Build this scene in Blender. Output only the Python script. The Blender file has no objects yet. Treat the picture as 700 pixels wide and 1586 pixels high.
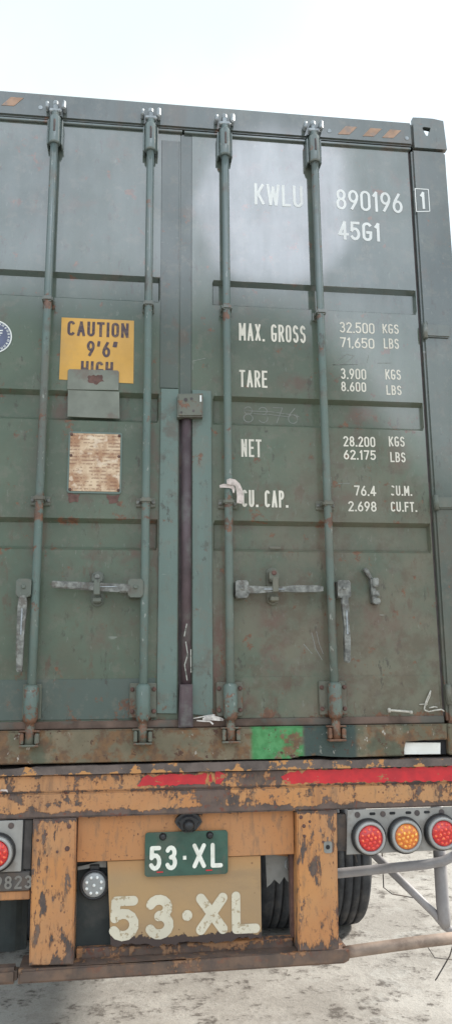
import bpy, bmesh, math, random
from mathutils import Vector, Matrix
random.seed(7)
S = bpy.context.scene
COL = S.collection
G = 1.28                                   # height of the container's underside above the ground
PI = math.pi

# ------------------------------------------------------------------ camera
cam = bpy.data.cameras.new('camera'); co = bpy.data.objects.new('camera', cam); COL.objects.link(co)
yaw, pit, rol = math.radians(-6.9495), math.radians(11.5945), math.radians(-0.4533)
fwd = Vector((-math.sin(yaw)*math.cos(pit), math.cos(yaw)*math.cos(pit), math.sin(pit)))
rt = Vector((math.cos(yaw), math.sin(yaw), 0)); up = rt.cross(fwd)
r2 = rt*math.cos(rol) + up*math.sin(rol); u2 = up*math.cos(rol) - rt*math.sin(rol)
m = Matrix((r2, u2, -fwd)).transposed().to_4x4()
m.translation = Vector((-0.2196, -3.1062, G + 0.3383))
co.matrix_world = m
cam.sensor_fit = 'VERTICAL'; cam.sensor_height = 36; cam.sensor_width = 36
cam.lens = 36 * 1193.6 / 1586
cam.clip_end = 2000; cam.clip_start = 0.05
S.camera = co

# ------------------------------------------------------------------ world, sun, exposure
SUN = Vector((0.80, 0.22, 0.62)).normalized()
EXPOSURE = 0.9
SKY_STRENGTH = 0.1
S.view_settings.view_transform = 'Standard'; S.view_settings.look = 'None'
S.view_settings.exposure = EXPOSURE; S.view_settings.gamma = 1
S.view_settings.use_curve_mapping = False
W = bpy.data.worlds.new('World'); S.world = W; W.use_nodes = True
nt = W.node_tree; nt.nodes.clear()
wo = nt.nodes.new('ShaderNodeOutputWorld'); bg = nt.nodes.new('ShaderNodeBackground')
sky = nt.nodes.new('ShaderNodeTexSky'); sky.sky_type = 'NISHITA'; sky.sun_disc = False
sky.sun_elevation = math.asin(SUN.z); sky.sun_rotation = math.atan2(SUN.x, SUN.y)
sky.air_density = 1.0; sky.dust_density = 3.0; sky.ozone_density = 1.0
bg.inputs['Strength'].default_value = SKY_STRENGTH
tc = nt.nodes.new('ShaderNodeTexCoord')

def wm(op, a, b=None, c=None):
    n = nt.nodes.new('ShaderNodeMath'); n.operation = op
    for i, v in enumerate((a, b, c)):
        if v is None: continue
        if isinstance(v, (int, float)): n.inputs[i].default_value = v
        else: nt.links.new(v, n.inputs[i])
    return n.outputs[0]
def sky_patch(d, inner, outer):             # soft mask for an added sky patch round the direction d
    n = nt.nodes.new('ShaderNodeVectorMath'); n.operation = 'DOT_PRODUCT'
    nt.links.new(warp.outputs[0], n.inputs[0]); n.inputs[1].default_value = Vector(d).normalized()
    r = nt.nodes.new('ShaderNodeMapRange'); r.interpolation_type = 'SMOOTHSTEP'
    nt.links.new(n.outputs['Value'], r.inputs[0])
    r.inputs[1].default_value = math.cos(math.radians(outer)); r.inputs[2].default_value = math.cos(math.radians(inner))
    return r.outputs[0]
nz = nt.nodes.new('ShaderNodeTexNoise'); nz.inputs['Scale'].default_value = 3.0; nz.inputs['Detail'].default_value = 5
nt.links.new(tc.outputs['Generated'], nz.inputs['Vector'])
nzs = nt.nodes.new('ShaderNodeVectorMath'); nzs.operation = 'SUBTRACT'; nt.links.new(nz.outputs['Color'], nzs.inputs[0]); nzs.inputs[1].default_value = (.5, .5, .5)
nzm = nt.nodes.new('ShaderNodeVectorMath'); nzm.operation = 'SCALE'; nt.links.new(nzs.outputs[0], nzm.inputs[0]); nzm.inputs['Scale'].default_value = .03
warp = nt.nodes.new('ShaderNodeVectorMath'); warp.operation = 'ADD'; nt.links.new(tc.outputs['Generated'], warp.inputs[0]); nt.links.new(nzm.outputs[0], warp.inputs[1])
veil = nt.nodes.new('ShaderNodeMapRange'); nt.links.new(nz.outputs['Fac'], veil.inputs[0])
veil.inputs[1].default_value = .35; veil.inputs[2].default_value = .7; veil.inputs[3].default_value = .45; veil.inputs[4].default_value = .85
mx = nt.nodes.new('ShaderNodeMixRGB'); nt.links.new(veil.outputs[0], mx.inputs[0]); nt.links.new(sky.outputs[0], mx.inputs[1])
mx.inputs[2].default_value = (7.7, 8.7, 8.9, 1)
glare_patch = wm('MAXIMUM', sky_patch((.235, -1, .67), 1.6, 4.6), wm('MULTIPLY', sky_patch((-.17, -1, .50), 2, 7), .22))  # unseen bright patches added behind the camera, mirrored by the doors as windscreen glare
glare_patch = wm('MAXIMUM', glare_patch, wm('MULTIPLY', sky_patch((-.05, -1, .62), 10, 34), .27))
mx2 = nt.nodes.new('ShaderNodeMixRGB'); nt.links.new(glare_patch, mx2.inputs[0]); nt.links.new(mx.outputs[0], mx2.inputs[1]); mx2.inputs[2].default_value = (19, 20.2, 22.8, 1)
mx3 = nt.nodes.new('ShaderNodeMixRGB'); nt.links.new(sky_patch((-.02, .62, .79), 5, 19), mx3.inputs[0]); nt.links.new(mx2.outputs[0], mx3.inputs[1]); mx3.inputs[2].default_value = (4.9, 5.6, 5.5, 1)
nt.links.new(mx3.outputs[0], bg.inputs['Color']); nt.links.new(bg.outputs[0], wo.inputs[0])
sl = bpy.data.lights.new('sun', 'SUN'); sl.energy = 3.4; sl.angle = math.radians(5); sl.color = (1, .95, .87)
so = bpy.data.objects.new('sun', sl); COL.objects.link(so); so.location = (20, 5, 30)
so.rotation_euler = SUN.to_track_quat('Z', 'Y').to_euler()

# ------------------------------------------------------------------ node helpers
class Mat:
    def __init__(s, name, rough=.6, metal=0., coat=0.):
        s.m = bpy.data.materials.new(name); s.m.use_nodes = True; s.t = s.m.node_tree
        s.b = s.t.nodes['Principled BSDF']; s.b.inputs['Roughness'].default_value = rough; s.b.inputs['Metallic'].default_value = metal
        c = s.t.nodes.new('ShaderNodeTexCoord'); s.P = c.outputs['Object']
        x = s.t.nodes.new('ShaderNodeSeparateXYZ'); s.lk(s.P, x.inputs[0]); s.x, s.y, s.z = x.outputs
    def lk(s, a, b): s.t.links.new(a, b)
    def put(s, sock, v):
        if isinstance(v, (int, float)): sock.default_value = v
        elif isinstance(v, (tuple, list)): sock.default_value = tuple(v) + ((1,) if len(v) == 3 and len(sock.default_value) == 4 else ())
        else: s.lk(v, sock)
    def math(s, op, a, b=0., c=None):
        n = s.t.nodes.new('ShaderNodeMath'); n.operation = op; s.put(n.inputs[0], a); s.put(n.inputs[1], b)
        if c is not None: s.put(n.inputs[2], c)
        return n.outputs[0]
    def mul(s, a, b): return s.math('MULTIPLY', a, b)
    def add(s, a, b): return s.math('ADD', a, b)
    def mx(s, a, b): return s.math('MAXIMUM', a, b)
    def scale(s, v):                       # stretched coordinates
        n = s.t.nodes.new('ShaderNodeMapping'); s.lk(s.P, n.inputs[0]); n.inputs['Scale'].default_value = v; return n.outputs[0]
    def noise(s, sc, det=4, ro=.55, st=None, off=0., dist=0.):
        n = s.t.nodes.new('ShaderNodeTexNoise'); n.inputs['Scale'].default_value = sc; n.inputs['Detail'].default_value = det
        n.inputs['Roughness'].default_value = ro; n.inputs['Distortion'].default_value = dist
        mp = s.t.nodes.new('ShaderNodeMapping'); s.lk(s.P, mp.inputs[0]); mp.inputs['Scale'].default_value = st or (1, 1, 1); mp.inputs['Location'].default_value = (off, off*.7, off*1.3)
        s.lk(mp.outputs[0], n.inputs['Vector']); return n.outputs['Fac']
    def vor(s, sc, st=None):
        n = s.t.nodes.new('ShaderNodeTexVoronoi'); n.inputs['Scale'].default_value = sc
        s.lk(s.scale(st or (1, 1, 1)), n.inputs['Vector']); return n.outputs['Distance']
    def rng(s, v, a, b, lo=0., hi=1., smooth=True):
        n = s.t.nodes.new('ShaderNodeMapRange'); n.interpolation_type = 'SMOOTHSTEP' if smooth else 'LINEAR'
        s.put(n.inputs[0], v); n.inputs[1].default_value = a; n.inputs[2].default_value = b; n.inputs[3].default_value = lo; n.inputs[4].default_value = hi
        return n.outputs[0]
    def band(s, v, a, b, soft):            # 1 inside a..b
        return s.mul(s.rng(v, a-soft, a+soft), s.rng(v, b-soft, b+soft, 1, 0))
    def rect(s, x0, x1, z0, z1, soft=.004): return s.mul(s.band(s.x, x0, x1, soft), s.band(s.z, z0, z1, soft))
    def mix(s, f, a, b):
        n = s.t.nodes.new('ShaderNodeMixRGB'); s.put(n.inputs[0], f); s.put(n.inputs[1], a); s.put(n.inputs[2], b); return n.outputs[0]
    def bump(s, h, d=.01, st=.5, prev=None):
        n = s.t.nodes.new('ShaderNodeBump'); n.inputs['Distance'].default_value = d; n.inputs['Strength'].default_value = st; s.put(n.inputs['Height'], h)
        if prev: s.lk(prev, n.inputs['Normal'])
        s.lk(n.outputs[0], s.b.inputs['Normal']); return n.outputs[0]
    def out(s, col=None, rough=None, coat=None, coat_ior=None, coat_rough=None, spec=None, metal=None):
        for k, v in (('Base Color', col), ('Roughness', rough), ('Coat Weight', coat), ('Coat IOR', coat_ior), ('Coat Roughness', coat_rough), ('Specular IOR Level', spec), ('Metallic', metal)):
            if v is not None: s.put(s.b.inputs[k], v)
        return s.m

RUST = (.13, .058, .036); RUST2 = (.20, .085, .045); DIRT = (.180, .152, .110)

def container_paint(name, base=(.070, .104, .074), base2=(.098, .136, .096), rust=.8, dirt=.75, gloss=True, haze_tint=None, shine=1., stains=(), bracket=0., chip=.25):
    M = Mat(name)
    c = M.mix(M.rng(M.noise(2.2, 4), .35, .65), base, base2)
    # bluish windscreen haze put into the colour towards the roof, brown road film on the doors' lower right
    hi = M.rng(M.add(M.z, M.mul(M.noise(1.5, 3, off=4), .5)), 1.75, 2.35)
    c = M.mix(M.mul(hi, .5), c, haze_tint or (.060, .075, .082))
    film = M.mul(M.mul(M.rng(M.x, -.3, .45, .3, 1), M.rng(M.z, 2.1, .5, .1, 1)), M.rng(M.noise(3.1, 6, .65, off=9), .30, .60, .25, 1))
    c = M.mix(M.mul(film, dirt), c, DIRT)
    blotch = M.rng(M.noise(7, 6, .65, off=2), .56, .70)
    c = M.mix(M.mul(blotch, .65), c, (.11, .085, .066))
    fl = M.mul(M.rng(M.noise(34, 5, .7, st=(1, 1, .45), off=17), .58, .66), M.rng(M.noise(3, 3, off=18), .42, .58)); c = M.mix(M.mul(fl, .65), c, (.055, .046, .038))
    gr = M.mul(M.mul(M.rng(M.noise(8, 7, .72, off=41), .47, .62), M.rng(M.z, 1.5, .7, .25, 1)), M.rng(M.x, -.4, .3, .45, 1)); c = M.mix(M.mul(gr, dirt*.7), c, (.105, .074, .050))
    lt = M.rng(M.noise(5, 6, .7, off=43), .56, .68); c = M.mix(M.mul(lt, .3), c, (.17, .175, .14))
    c = M.mix(M.mul(M.rng(M.noise(16, 6, .7, off=12), .52, .66), .35), c, (.17, .155, .125))
    for sx, sz, rx, rz, am in stains:
        d = M.add(M.math('POWER', M.mul(M.add(M.x, -sx), 1/rx), 2.), M.math('POWER', M.mul(M.add(M.z, -sz), 1/rz), 2.))
        k = M.mul(M.rng(d, 1.3, 0.), M.rng(M.noise(14, 6, .7, off=sx*9), .38, .6)); c = M.mix(M.mul(k, am), c, (.14, .068, .055))
    streak = M.mul(M.rng(M.noise(9, 4, .6, st=(1, 1, .12), off=6), .55, .75), M.rng(M.noise(1.7, 2, off=1), .4, .6))
    c = M.mix(M.mul(streak, .6), c, (.125, .098, .078))
    low = M.rng(M.z, .22, .12)
    rn = M.noise(13, 7, .7, off=3)
    lips = M.mx(M.band(M.z, 1.352, 1.362, .012), M.mx(M.band(M.z, .93, .95, .012), M.band(M.z, .812, .822, .01)))
    br = M.mx(M.mx(M.band(M.z, 1.82, 1.90, .03), M.band(M.z, .90, 1.03, .03)), M.rng(M.z, .34, .25))
    th = M.add(M.add(M.mul(low, .16), M.mul(lips, .07)), M.mul(br, bracket))
    r = M.rng(M.add(rn, th), .635 - .035*rust, .70 - .035*rust)
    c = M.mix(M.mul(r, .85), c, M.mix(M.rng(M.noise(40, 3), .4, .6), RUST, RUST2))
    ru = M.mul(M.mul(M.rng(M.noise(18, 6, .72, st=(1, 1, .35), off=81), .56, .66), M.rng(M.noise(2.6, 3, off=82), .40, .56)), M.rng(M.z, 1.9, .3, .15, .8)); c = M.mix(M.mul(ru, dirt), c, (.115, .060, .042))
    # pale scuffs
    sc = M.mx(M.mul(M.rng(M.noise(22, 3, .5, st=(.25, 1, 1.6), off=5), .70, .74), M.rng(M.noise(2.5, 2, off=8), .5, .6)), M.mul(M.rng(M.noise(48, 4, .6, st=(1.5, 1, .5), off=71), .655, .69), chip))
    c = M.mix(M.mul(sc, .55), c, (.34, .35, .32))
    b = M.bump(M.noise(2.6, 3, .55), .014, .25)
    M.bump(M.add(M.noise(60, 3), M.mul(r, -.8)), .002, .35, b)
    if gloss:
        g = M.rng(M.add(M.add(M.z, M.mul(M.noise(2.0, 3, off=11), .16)), M.rng(M.x, .35, 1.25, 0, .85)), 1.80, 2.25)  # coat mask shaped to stand in for haze on the upper doors
        g = M.mul(g, M.rng(M.noise(3.4, 5, .6, off=13), .3, .6, .82, 1))
        g = M.mul(g, M.rng(M.noise(14, 5, .7, st=(1, 1, .16), off=23), .3, .66, .86, 1))
        return M.out(c, .62, coat=M.add(M.mul(g, .94*shine), .06), coat_ior=2.25, coat_rough=.065, spec=.35)
    return M.out(c, .6, spec=.4)

def plain(name, col, rough=.6, metal=0., var=.25, sc=18, dirt=None, dirt_amt=.4, bump=.15, spec=.5):
    M = Mat(name, rough, metal)
    d = tuple(x*(1-var) for x in col); l = tuple(min(1, x*(1+var)) for x in col)
    c = M.mix(M.rng(M.noise(sc, 5, .6), .3, .7), d, l)
    if dirt: c = M.mix(M.mul(M.rng(M.noise(sc*.7, 6, .65, off=3), .5, .62), dirt_amt), c, dirt)
    M.bump(M.noise(sc*5, 3), .002, bump)
    return M.out(c, M.rng(M.noise(sc, 3, off=5), .3, .7, rough-.08, rough+.1), spec=spec)

def trailer_paint(name, chips=.5, base=(.53, .245, .088), dusty=.4, vertical=False):
    M = Mat(name)
    c = M.mix(M.rng(M.noise(4, 4), .35, .65), base, (.47, .205, .078))
    c = M.mix(M.mul(M.rng(M.noise(2.7, 5, .6, off=3), .35, .65), dusty), c, (.41, .27, .165))
    st = (1.5, 1, .55) if vertical else (.8, 1, 1)
    n1 = M.noise(11, 9, .66, st=st, off=7, dist=.3); n2 = M.noise(34, 5, .65, st=(1.6, 1, .5), off=2)
    zz = M.math('SUBTRACT', M.z, G)
    edge = M.mx(M.rng(zz, -.06, -.02), M.mx(M.band(zz, -.205, -.175, .012), M.mx(M.rng(zz, -.63, -.74), M.mul(M.band(zz, -.106, -.10, .006), .5))))
    v = M.add(M.add(n1, M.mul(M.add(n2, -.5), .40)), M.mul(edge, .20))
    k = M.add(M.mul(M.add(M.noise(2.3, 3, .5, off=91), -.5), .42), .685 - .135*chips)
    v = M.add(M.math('SUBTRACT', v, k), .5); ch = M.rng(v, .5, .53)
    halo = M.rng(v, .465, .51)
    c = M.mix(M.mul(halo, .75), c, (.27, .125, .06))
    spk = M.rng(M.noise(70, 4, .7, off=31), .60, .68); c = M.mix(M.mul(spk, .55), c, (.17, .09, .055))
    drip = M.mul(M.rng(M.noise(20, 4, .6, st=(1, 1, .08), off=33), .52, .68), M.rng(M.noise(4, 3, off=34), .4, .6)); c = M.mix(M.mul(drip, .5), c, (.20, .10, .055))
    bare = M.mix(M.rng(M.noise(17, 5, off=1), .35, .65), (.085, .066, .06), (.15, .105, .088))
    bare = M.mix(M.rng(M.noise(34, 4, off=12), .58, .68), bare, (.17, .065, .045))
    c = M.mix(ch, c, bare)
    sm = M.mul(M.rng(M.noise(46, 5, .68, st=st, off=61), .56, .60), M.rng(M.noise(5, 4, .6, off=62), .47, .56)); c = M.mix(M.mul(sm, min(1, max(0, chips))*.9), c, bare)
    # pin holes of rust
    p = M.rng(M.vor(42, (1, 1, .8)), .16, .10); p = M.mul(p, M.rng(M.noise(5, 3, off=15), .5, .6))
    c = M.mix(M.mul(p, .85), c, (.10, .045, .035))
    c = M.mix(M.mul(M.rng(M.noise(48, 5, .65, st=(1, 1, .3), off=4), .52, .68), .5), c, (.20, .13, .085))
    c = M.mix(M.mul(M.mul(M.rng(zz, -.66, -.72), M.rng(M.noise(9, 6, .7, off=51), .35, .6, .35, 1)), .85), c, M.mix(M.rng(M.noise(15, 5, .6, off=52), .4, .6), (.20, .125, .085), (.12, .085, .066)))
    M.bump(M.add(M.mul(ch, -1.), M.mul(M.noise(45, 4), .35)), .003, .6)
    return M.out(c, M.rng(ch, 0, 1, .5, .75), spec=.35)

# ------------------------------------------------------------------ mesh helpers
class MB:
    def __init__(s, dz=0.): s.bm = bmesh.new(); s.dz = dz; s.mi = 0
    def face(s, vs, smooth=False):
        try: f = s.bm.faces.new(vs)
        except ValueError: return None
        f.material_index = s.mi; f.smooth = smooth; return f
    def v(s, x, y, z): return s.bm.verts.new((x, y, z + s.dz))
    def box(s, x0, x1, y0, y1, z0, z1, bev=.003, seg=1):
        vs = [s.v(x, y, z) for x in (x0, x1) for y in (y0, y1) for z in (z0, z1)]
        fs = [s.face([vs[i] for i in q]) for q in ((0, 1, 3, 2), (4, 6, 7, 5), (0, 4, 5, 1), (2, 3, 7, 6), (0, 2, 6, 4), (1, 5, 7, 3))]
        if bev:
            es = list({e for f in fs for e in f.edges})
            r = bmesh.ops.bevel(s.bm, geom=es, offset=min(bev, .45*min(abs(x1-x0), abs(y1-y0), abs(z1-z0))), segments=seg, affect='EDGES', clamp_overlap=True)
            for f in r['faces']: f.material_index = s.mi
        return s
    def prism(s, pts, y0, y1, bev=0., seg=1):      # outline in X,Z ; front at y0
        a = [s.v(x, y0, z) for x, z in pts]; b = [s.v(x, y1, z) for x, z in pts]
        n = len(pts); f = s.face(a); g = s.face(b[::-1]); fs = [f, g]
        for i in range(n): fs.append(s.face([a[i], b[i], b[(i+1) % n], a[(i+1) % n]]))
        fs = [f for f in fs if f]
        if bev and f:
            r = bmesh.ops.bevel(s.bm, geom=list(f.edges), offset=bev, segments=seg, affect='EDGES', clamp_overlap=True)
            for q in r['faces']: q.material_index = s.mi
        return s
    def tube(s, pts, r, n=12, caps=True, closed=False, flat=None):
        pts = [Vector(p) for p in pts]; rings = []; N = len(pts)
        rs = r if isinstance(r, (list, tuple)) else [r]*N
        ref = None
        for i, p in enumerate(pts):
            a = pts[i-1] if (i > 0 or closed) else p; b = pts[(i+1) % N] if (i < N-1 or closed) else p
            d = (b - a).normalized()
            if ref is None: ref = Vector((0, 1, 0)) if abs(d.y) < .9 else Vector((1, 0, 0))
            u = (ref - d*ref.dot(d)).normalized(); w = d.cross(u); ref = u
            fy = flat or 1
            rings.append([s.v(*(p + u*math.cos(2*PI*k/n)*rs[i]*fy + w*math.sin(2*PI*k/n)*rs[i])) for k in range(n)])
        for i in range(N if closed else N-1):
            A, B = rings[i], rings[(i+1) % N]
            for k in range(n): s.face([A[k], A[(k+1) % n], B[(k+1) % n], B[k]], True)
        if caps and not closed: s.face(rings[0][::-1]); s.face(rings[-1])
        return s
    def lathe(s, prof, c, axis='Y', n=24, sm=True, closed=False):  # prof: (offset along axis, radius)
        rings = []
        for h, r in prof:
            ring = []
            for k in range(n):
                a = 2*PI*k/n; ca, sa = math.cos(a)*r, math.sin(a)*r
                ring.append(s.v(*{'Y': (c[0]+ca, c[1]+h, c[2]+sa), 'X': (c[0]+h, c[1]+ca, c[2]+sa), 'Z': (c[0]+ca, c[1]+sa, c[2]+h)}[axis]))
            rings.append(ring)
        for A, B in zip(rings, rings[1:]):
            for k in range(n): s.face([A[k], A[(k+1) % n], B[(k+1) % n], B[k]], sm)
        if not closed: s.face(rings[0][::-1]); s.face(rings[-1])
        return s
    def disc(s, x, z, r, y0, y1, n=20, bev=0.): return s.prism([(x+r*math.cos(2*PI*k/n), z+r*math.sin(2*PI*k/n)) for k in range(n)], y0, y1, bev)
    def grid(s, xs, zs, fy, smooth=False):
        V = [[s.v(x, fy(x, z), z) for z in zs] for x in xs]
        for i in range(len(xs)-1):
            for j in range(len(zs)-1): s.face([V[i][j], V[i+1][j], V[i+1][j+1], V[i][j+1]], smooth)
        return s
    def build(s, name, mat, parent=None):
        bmesh.ops.recalc_face_normals(s.bm, faces=s.bm.faces)
        me = bpy.data.meshes.new(name); s.bm.to_mesh(me); s.bm.free()
        for q in (mat if isinstance(mat, (list, tuple)) else [mat]): me.materials.append(q)
        o = bpy.data.objects.new(name, me); COL.objects.link(o)
        if parent: o.parent = parent
        return o

def tag(o, label=None, cat=None, group=None, kind=None):
    for k, v in (('label', label), ('category', cat), ('group', group), ('kind', kind)):
        if v: o[k] = v
    return o
def thing(name, label, cat, loc=(0, 0, 0), group=None):
    o = bpy.data.objects.new(name, None); COL.objects.link(o); o.location = loc; o.empty_display_size = .2
    return tag(o, label, cat, group)
def ragged(pts, step=.012, amp=.005, closed=True):
    out = []; n = len(pts)
    for i in range(n if closed else n-1):
        a, b = Vector(pts[i]), Vector(pts[(i+1) % n]); L = (b-a).length; k = max(1, int(L/step)); nn = Vector((-(b-a).y, (b-a).x)).normalized()
        for j in range(k):
            p = a + (b-a)*(j/k) + nn*random.uniform(-amp, amp)*(1 if 0 < j else .3); out.append((p.x, p.y))
    return out
def rrect(x0, x1, z0, z1, r, n=5):
    out = []
    for cx_, cz, a in ((x1-r, z1-r, 0), (x0+r, z1-r, 90), (x0+r, z0+r, 180), (x1-r, z0+r, 270)):
        for k in range(n+1):
            t = math.radians(a + 90*k/n); out.append((cx_+r*math.cos(t), cz+r*math.sin(t)))
    return out

# ------------------------------------------------------------------ stencil style lettering
def arc(x, z, rx, rz, a0, a1, n=10):
    return [(x+rx*math.cos(math.radians(a0+(a1-a0)*k/n)), z+rz*math.sin(math.radians(a0+(a1-a0)*k/n))) for k in range(n+1)]
def flip(st, w): return [[(w-x, 1-z) for x, z in l] for l in st]
w = .42; h = w/2
_o = arc(h, 1-h, h, h, 0, 180) + arc(h, h, h, h, 180, 360) + [(w, 1-h)]
_c = arc(h, 1-h, h, h, 25, 180) + arc(h, h, h, h, 180, 335)
_6 = [arc(h, .29, h, .29, 180, 540, 20), [(0, .29), (.02, .45), (.09, .62), (.31, 1)]]
_p = [(0, 0), (0, 1), (.2, 1)] + arc(.2, .76, .22, .24, 90, -90) + [(0, .52)]
GL = {
 '0': (w, [_o]), 'O': (w, [_o]), '1': (.2, [[(0, .80), (.15, 1), (.15, 0)]]),
 '2': (w, [arc(h, .77, h, .23, 170, -25) + [(0, 0), (w, 0)]]),
 '3': (w, [arc(h-.01, .76, h-.02, .24, 155, -90), arc(h, .27, h, .27, 88, -155)]),
 '4': (w, [[(.31, 0), (.31, 1), (0, .26), (.46, .26)]]),
 '5': (w, [[(.40, 1), (.03, 1), (.01, .52)] + arc(.19, .32, .23, .32, 125, -150)]),
 '6': (w, _6), '9': (w, flip(_6, w)), '7': (w, [[(0, 1), (w, 1), (.14, 0)]]),
 '8': (w, [arc(h, .76, h-.025, .24, -90, 270, 20), arc(h, .26, h, .26, 90, 450, 20)]),
 'A': (.46, [[(0, 0), (.23, 1), (.46, 0)], [(.07, .30), (.39, .30)]]),
 'B': (w, [[(0, .52), (.19, .52)] + arc(.19, .76, .2, .24, -90, 90) + [(0, 1), (0, 0), (.2, 0)] + arc(.2, .26, .22, .26, -90, 90)]),
 'C': (w, [_c]), 'c': (w, [arc(h, 1-h, h, h, 30, 110), arc(h, h, h, h, 215, 300)]),
 'E': (.38, [[(.38, 1), (0, 1), (0, 0), (.38, 0)], [(0, .52), (.32, .52)]]),
 'F': (.36, [[(.36, 1), (0, 1), (0, 0)], [(0, .52), (.31, .52)]]),
 'G': (w, [_c + [(w, .45), (h+.02, .45)]]),
 'H': (w, [[(0, 0), (0, 1)], [(w, 0), (w, 1)], [(0, .52), (w, .52)]]), 'I': (.02, [[(.01, 0), (.01, 1)]]),
 'K': (w, [[(0, 0), (0, 1)], [(w, 1), (.02, .40)], [(.13, .53), (.44, 0)]]),
 'L': (.36, [[(0, 1), (0, 0), (.36, 0)]]), 'M': (.54, [[(0, 0), (0, 1), (.27, .30), (.54, 1), (.54, 0)]]),
 'N': (w, [[(0, 0), (0, 1), (w, 0), (w, 1)]]), 'P': (w, [_p]),
 'R': (w, [_p, [(.2, .52), (.44, 0)]]),
 'S': (w, [arc(h, .77, h-.01, .23, 20, 270) + arc(h, .27, h, .27, 90, -160)]),
 'T': (w, [[(0, 1), (w, 1)], [(h, 1), (h, 0)]]), 'U': (w, [[(0, 1)] + arc(h, h, h, h, 180, 360) + [(w, 1)]]),
 'W': (.62, [[(0, 1), (.15, 0), (.31, .9), (.47, 0), (.62, 1)]]), 'X': (w, [[(0, 1), (w, 0)], [(w, 1), (0, 0)]]),
 '.': (.02, []), ',': (.02, [[(.02, .05), (-.05, -.13)]]), ' ': (.16, []), '-': (.12, []),
 "'": (.02, [[(.03, 1), (0, .78)]]), '"': (.12, [[(.05, 1), (.0, .78)], [(.17, 1), (.12, .78)]]),
}
def ribbon(B, pts, T, y, cap=False):
    P = [Vector(p) for p in pts]; closed = (P[0]-P[-1]).length < 1e-4
    if closed: P = P[:-1]
    Q = [P[0]]
    for p in P[1:]:
        if (p-Q[-1]).length > 1e-4: Q.append(p)
    P = Q; N = len(P); L = []; R = []
    for i in range(N):
        d0 = (P[i]-P[i-1]).normalized() if (i > 0 or closed) else None
        d1 = (P[(i+1) % N]-P[i]).normalized() if (i < N-1 or closed) else None
        d0 = d0 or d1; d1 = d1 or d0
        n0 = Vector((-d0.y, d0.x)); n1 = Vector((-d1.y, d1.x)); q = n0+n1
        if q.length < .3: q = n0
        q.normalize(); k = min(T/2/max(q.dot(n0), .3), T*1.3)
        L.append(B.v(*(P[i].x+q.x*k, y, P[i].y+q.y*k))); R.append(B.v(P[i].x-q.x*k, y, P[i].y-q.y*k))
    for i in range(N if closed else N-1):
        j = (i+1) % N; B.face([R[i], R[j], L[j], L[i]])
    if cap and not closed:
        for e, ds in ((0, P[0]-P[1]), (N-1, P[-1]-P[-2])):
            a0 = math.atan2(ds.y, ds.x); c = P[e]
            fan = [B.v(c.x+T/2*math.cos(a0+PI*(k/8-.5)), y-.0001, c.y+T/2*math.sin(a0+PI*(k/8-.5))) for k in range(9)]; B.face(fan)
def corners(P, T, cap):                                    # a stroke with sharp corners is laid as one ribbon per straight run
    if (P[0]-P[-1]).length < 1e-4 and len(P) > 12: return [P]
    P = [P[0]] + [b for a, b in zip(P, P[1:]) if (a-b).length > 1e-5]; out = []; cur = [P[0]]
    for i in range(1, len(P)-1):
        cur.append(P[i]); a = (P[i]-P[i-1]).angle(P[i+1]-P[i])
        if a > math.radians(48): out.append(cur); cur = [P[i]]
    cur.append(P[-1]); out.append(cur)
    if not cap:
        for i, q in enumerate(out):
            if i: q[0] = q[0]-(q[1]-q[0]).normalized()*T*.42
            if i < len(out)-1: q[-1] = q[-1]+(q[-1]-q[-2]).normalized()*T*.42
        a, b = out[0], out[-1]
        d = (a[0]-a[1]).normalized(); a[0] = a[0]+d*T*(.5 if max(abs(d.x), abs(d.y)) > .98 else .25)
        d = (b[-1]-b[-2]).normalized(); b[-1] = b[-1]+d*T*(.5 if max(abs(d.x), abs(d.y)) > .98 else .25)
    return out
def text(B, s, x0, x1, z0, z1, T, y, cap=False, ga=None):
    H = z1-z0-T; ga = .75*T if ga is None else ga; n = len(s)
    sx = (x1-x0-T-(n-1)*(T+ga))/sum(GL[c][0] for c in s); cur = x0; k = 0
    for c in s:
        wd, st = GL[c]
        for l in st:
            for q in corners([Vector((cur+T/2+x*sx, z0+T/2+z*H)) for x, z in l], T, cap): ribbon(B, q, T, y-.00012*(k % 5), cap); k += 1
        if c in '.,': B.prism([(cur, z0), (cur+T*1.15, z0), (cur+T*1.15, z0+T*1.15), (cur, z0+T*1.15)], y-.0005, y-.0001)
        cur += wd*sx+T+ga

# ------------------------------------------------------------------ materials
m_door = container_paint('green_container_paint', stains=((.76, 1.42, .08, .06, .6), (.345, .48, .07, .2, .55), (.46, 1.56, .08, .06, .4), (.92, 1.24, .06, .09, .45), (-.525, 1.42, .05, .08, .6), (-.27, 1.44, .05, .07, .5), (.13, .36, .04, .26, .8), (-.14, 1.2, .025, .5, .4), (.62, 1.05, .12, .04, .4), (-.24, .80, .05, .03, .7), (.58, .86, .035, .14, .5), (.165, .88, .035, .14, .5), (-.172, .86, .04, .14, .5), (-.6, .88, .035, .14, .5), (-.36, .5, .05, .10, .35), (.63, .28, .05, .1, .5), (.2, .22, .08, .08, .5), (.76, .55, .04, .08, .4), (.8, .5, .15, .12, .35), (.55, .45, .1, .12, .3)))
m_strip = container_paint('teal_strip_paint', (.125, .178, .158), (.145, .20, .178), rust=.35, dirt=.1)
m_post = container_paint('corner_post_paint', (.066, .09, .08), (.088, .11, .094), rust=.4, dirt=.35, shine=.62)
m_wall = container_paint('side_wall_paint', gloss=False)
m_bar = container_paint('locking_bar_paint', (.100, .150, .136), (.125, .178, .160), rust=.75, dirt=.35, gloss=True, shine=.5, bracket=.11, chip=1.2, haze_tint=(.10, .125, .135))  # upper bars carry the same painted haze, in a paler tint
m_brack = container_paint('bracket_paint', (.11, .125, .10), (.15, .155, .125), rust=1.4, dirt=.4)
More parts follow.
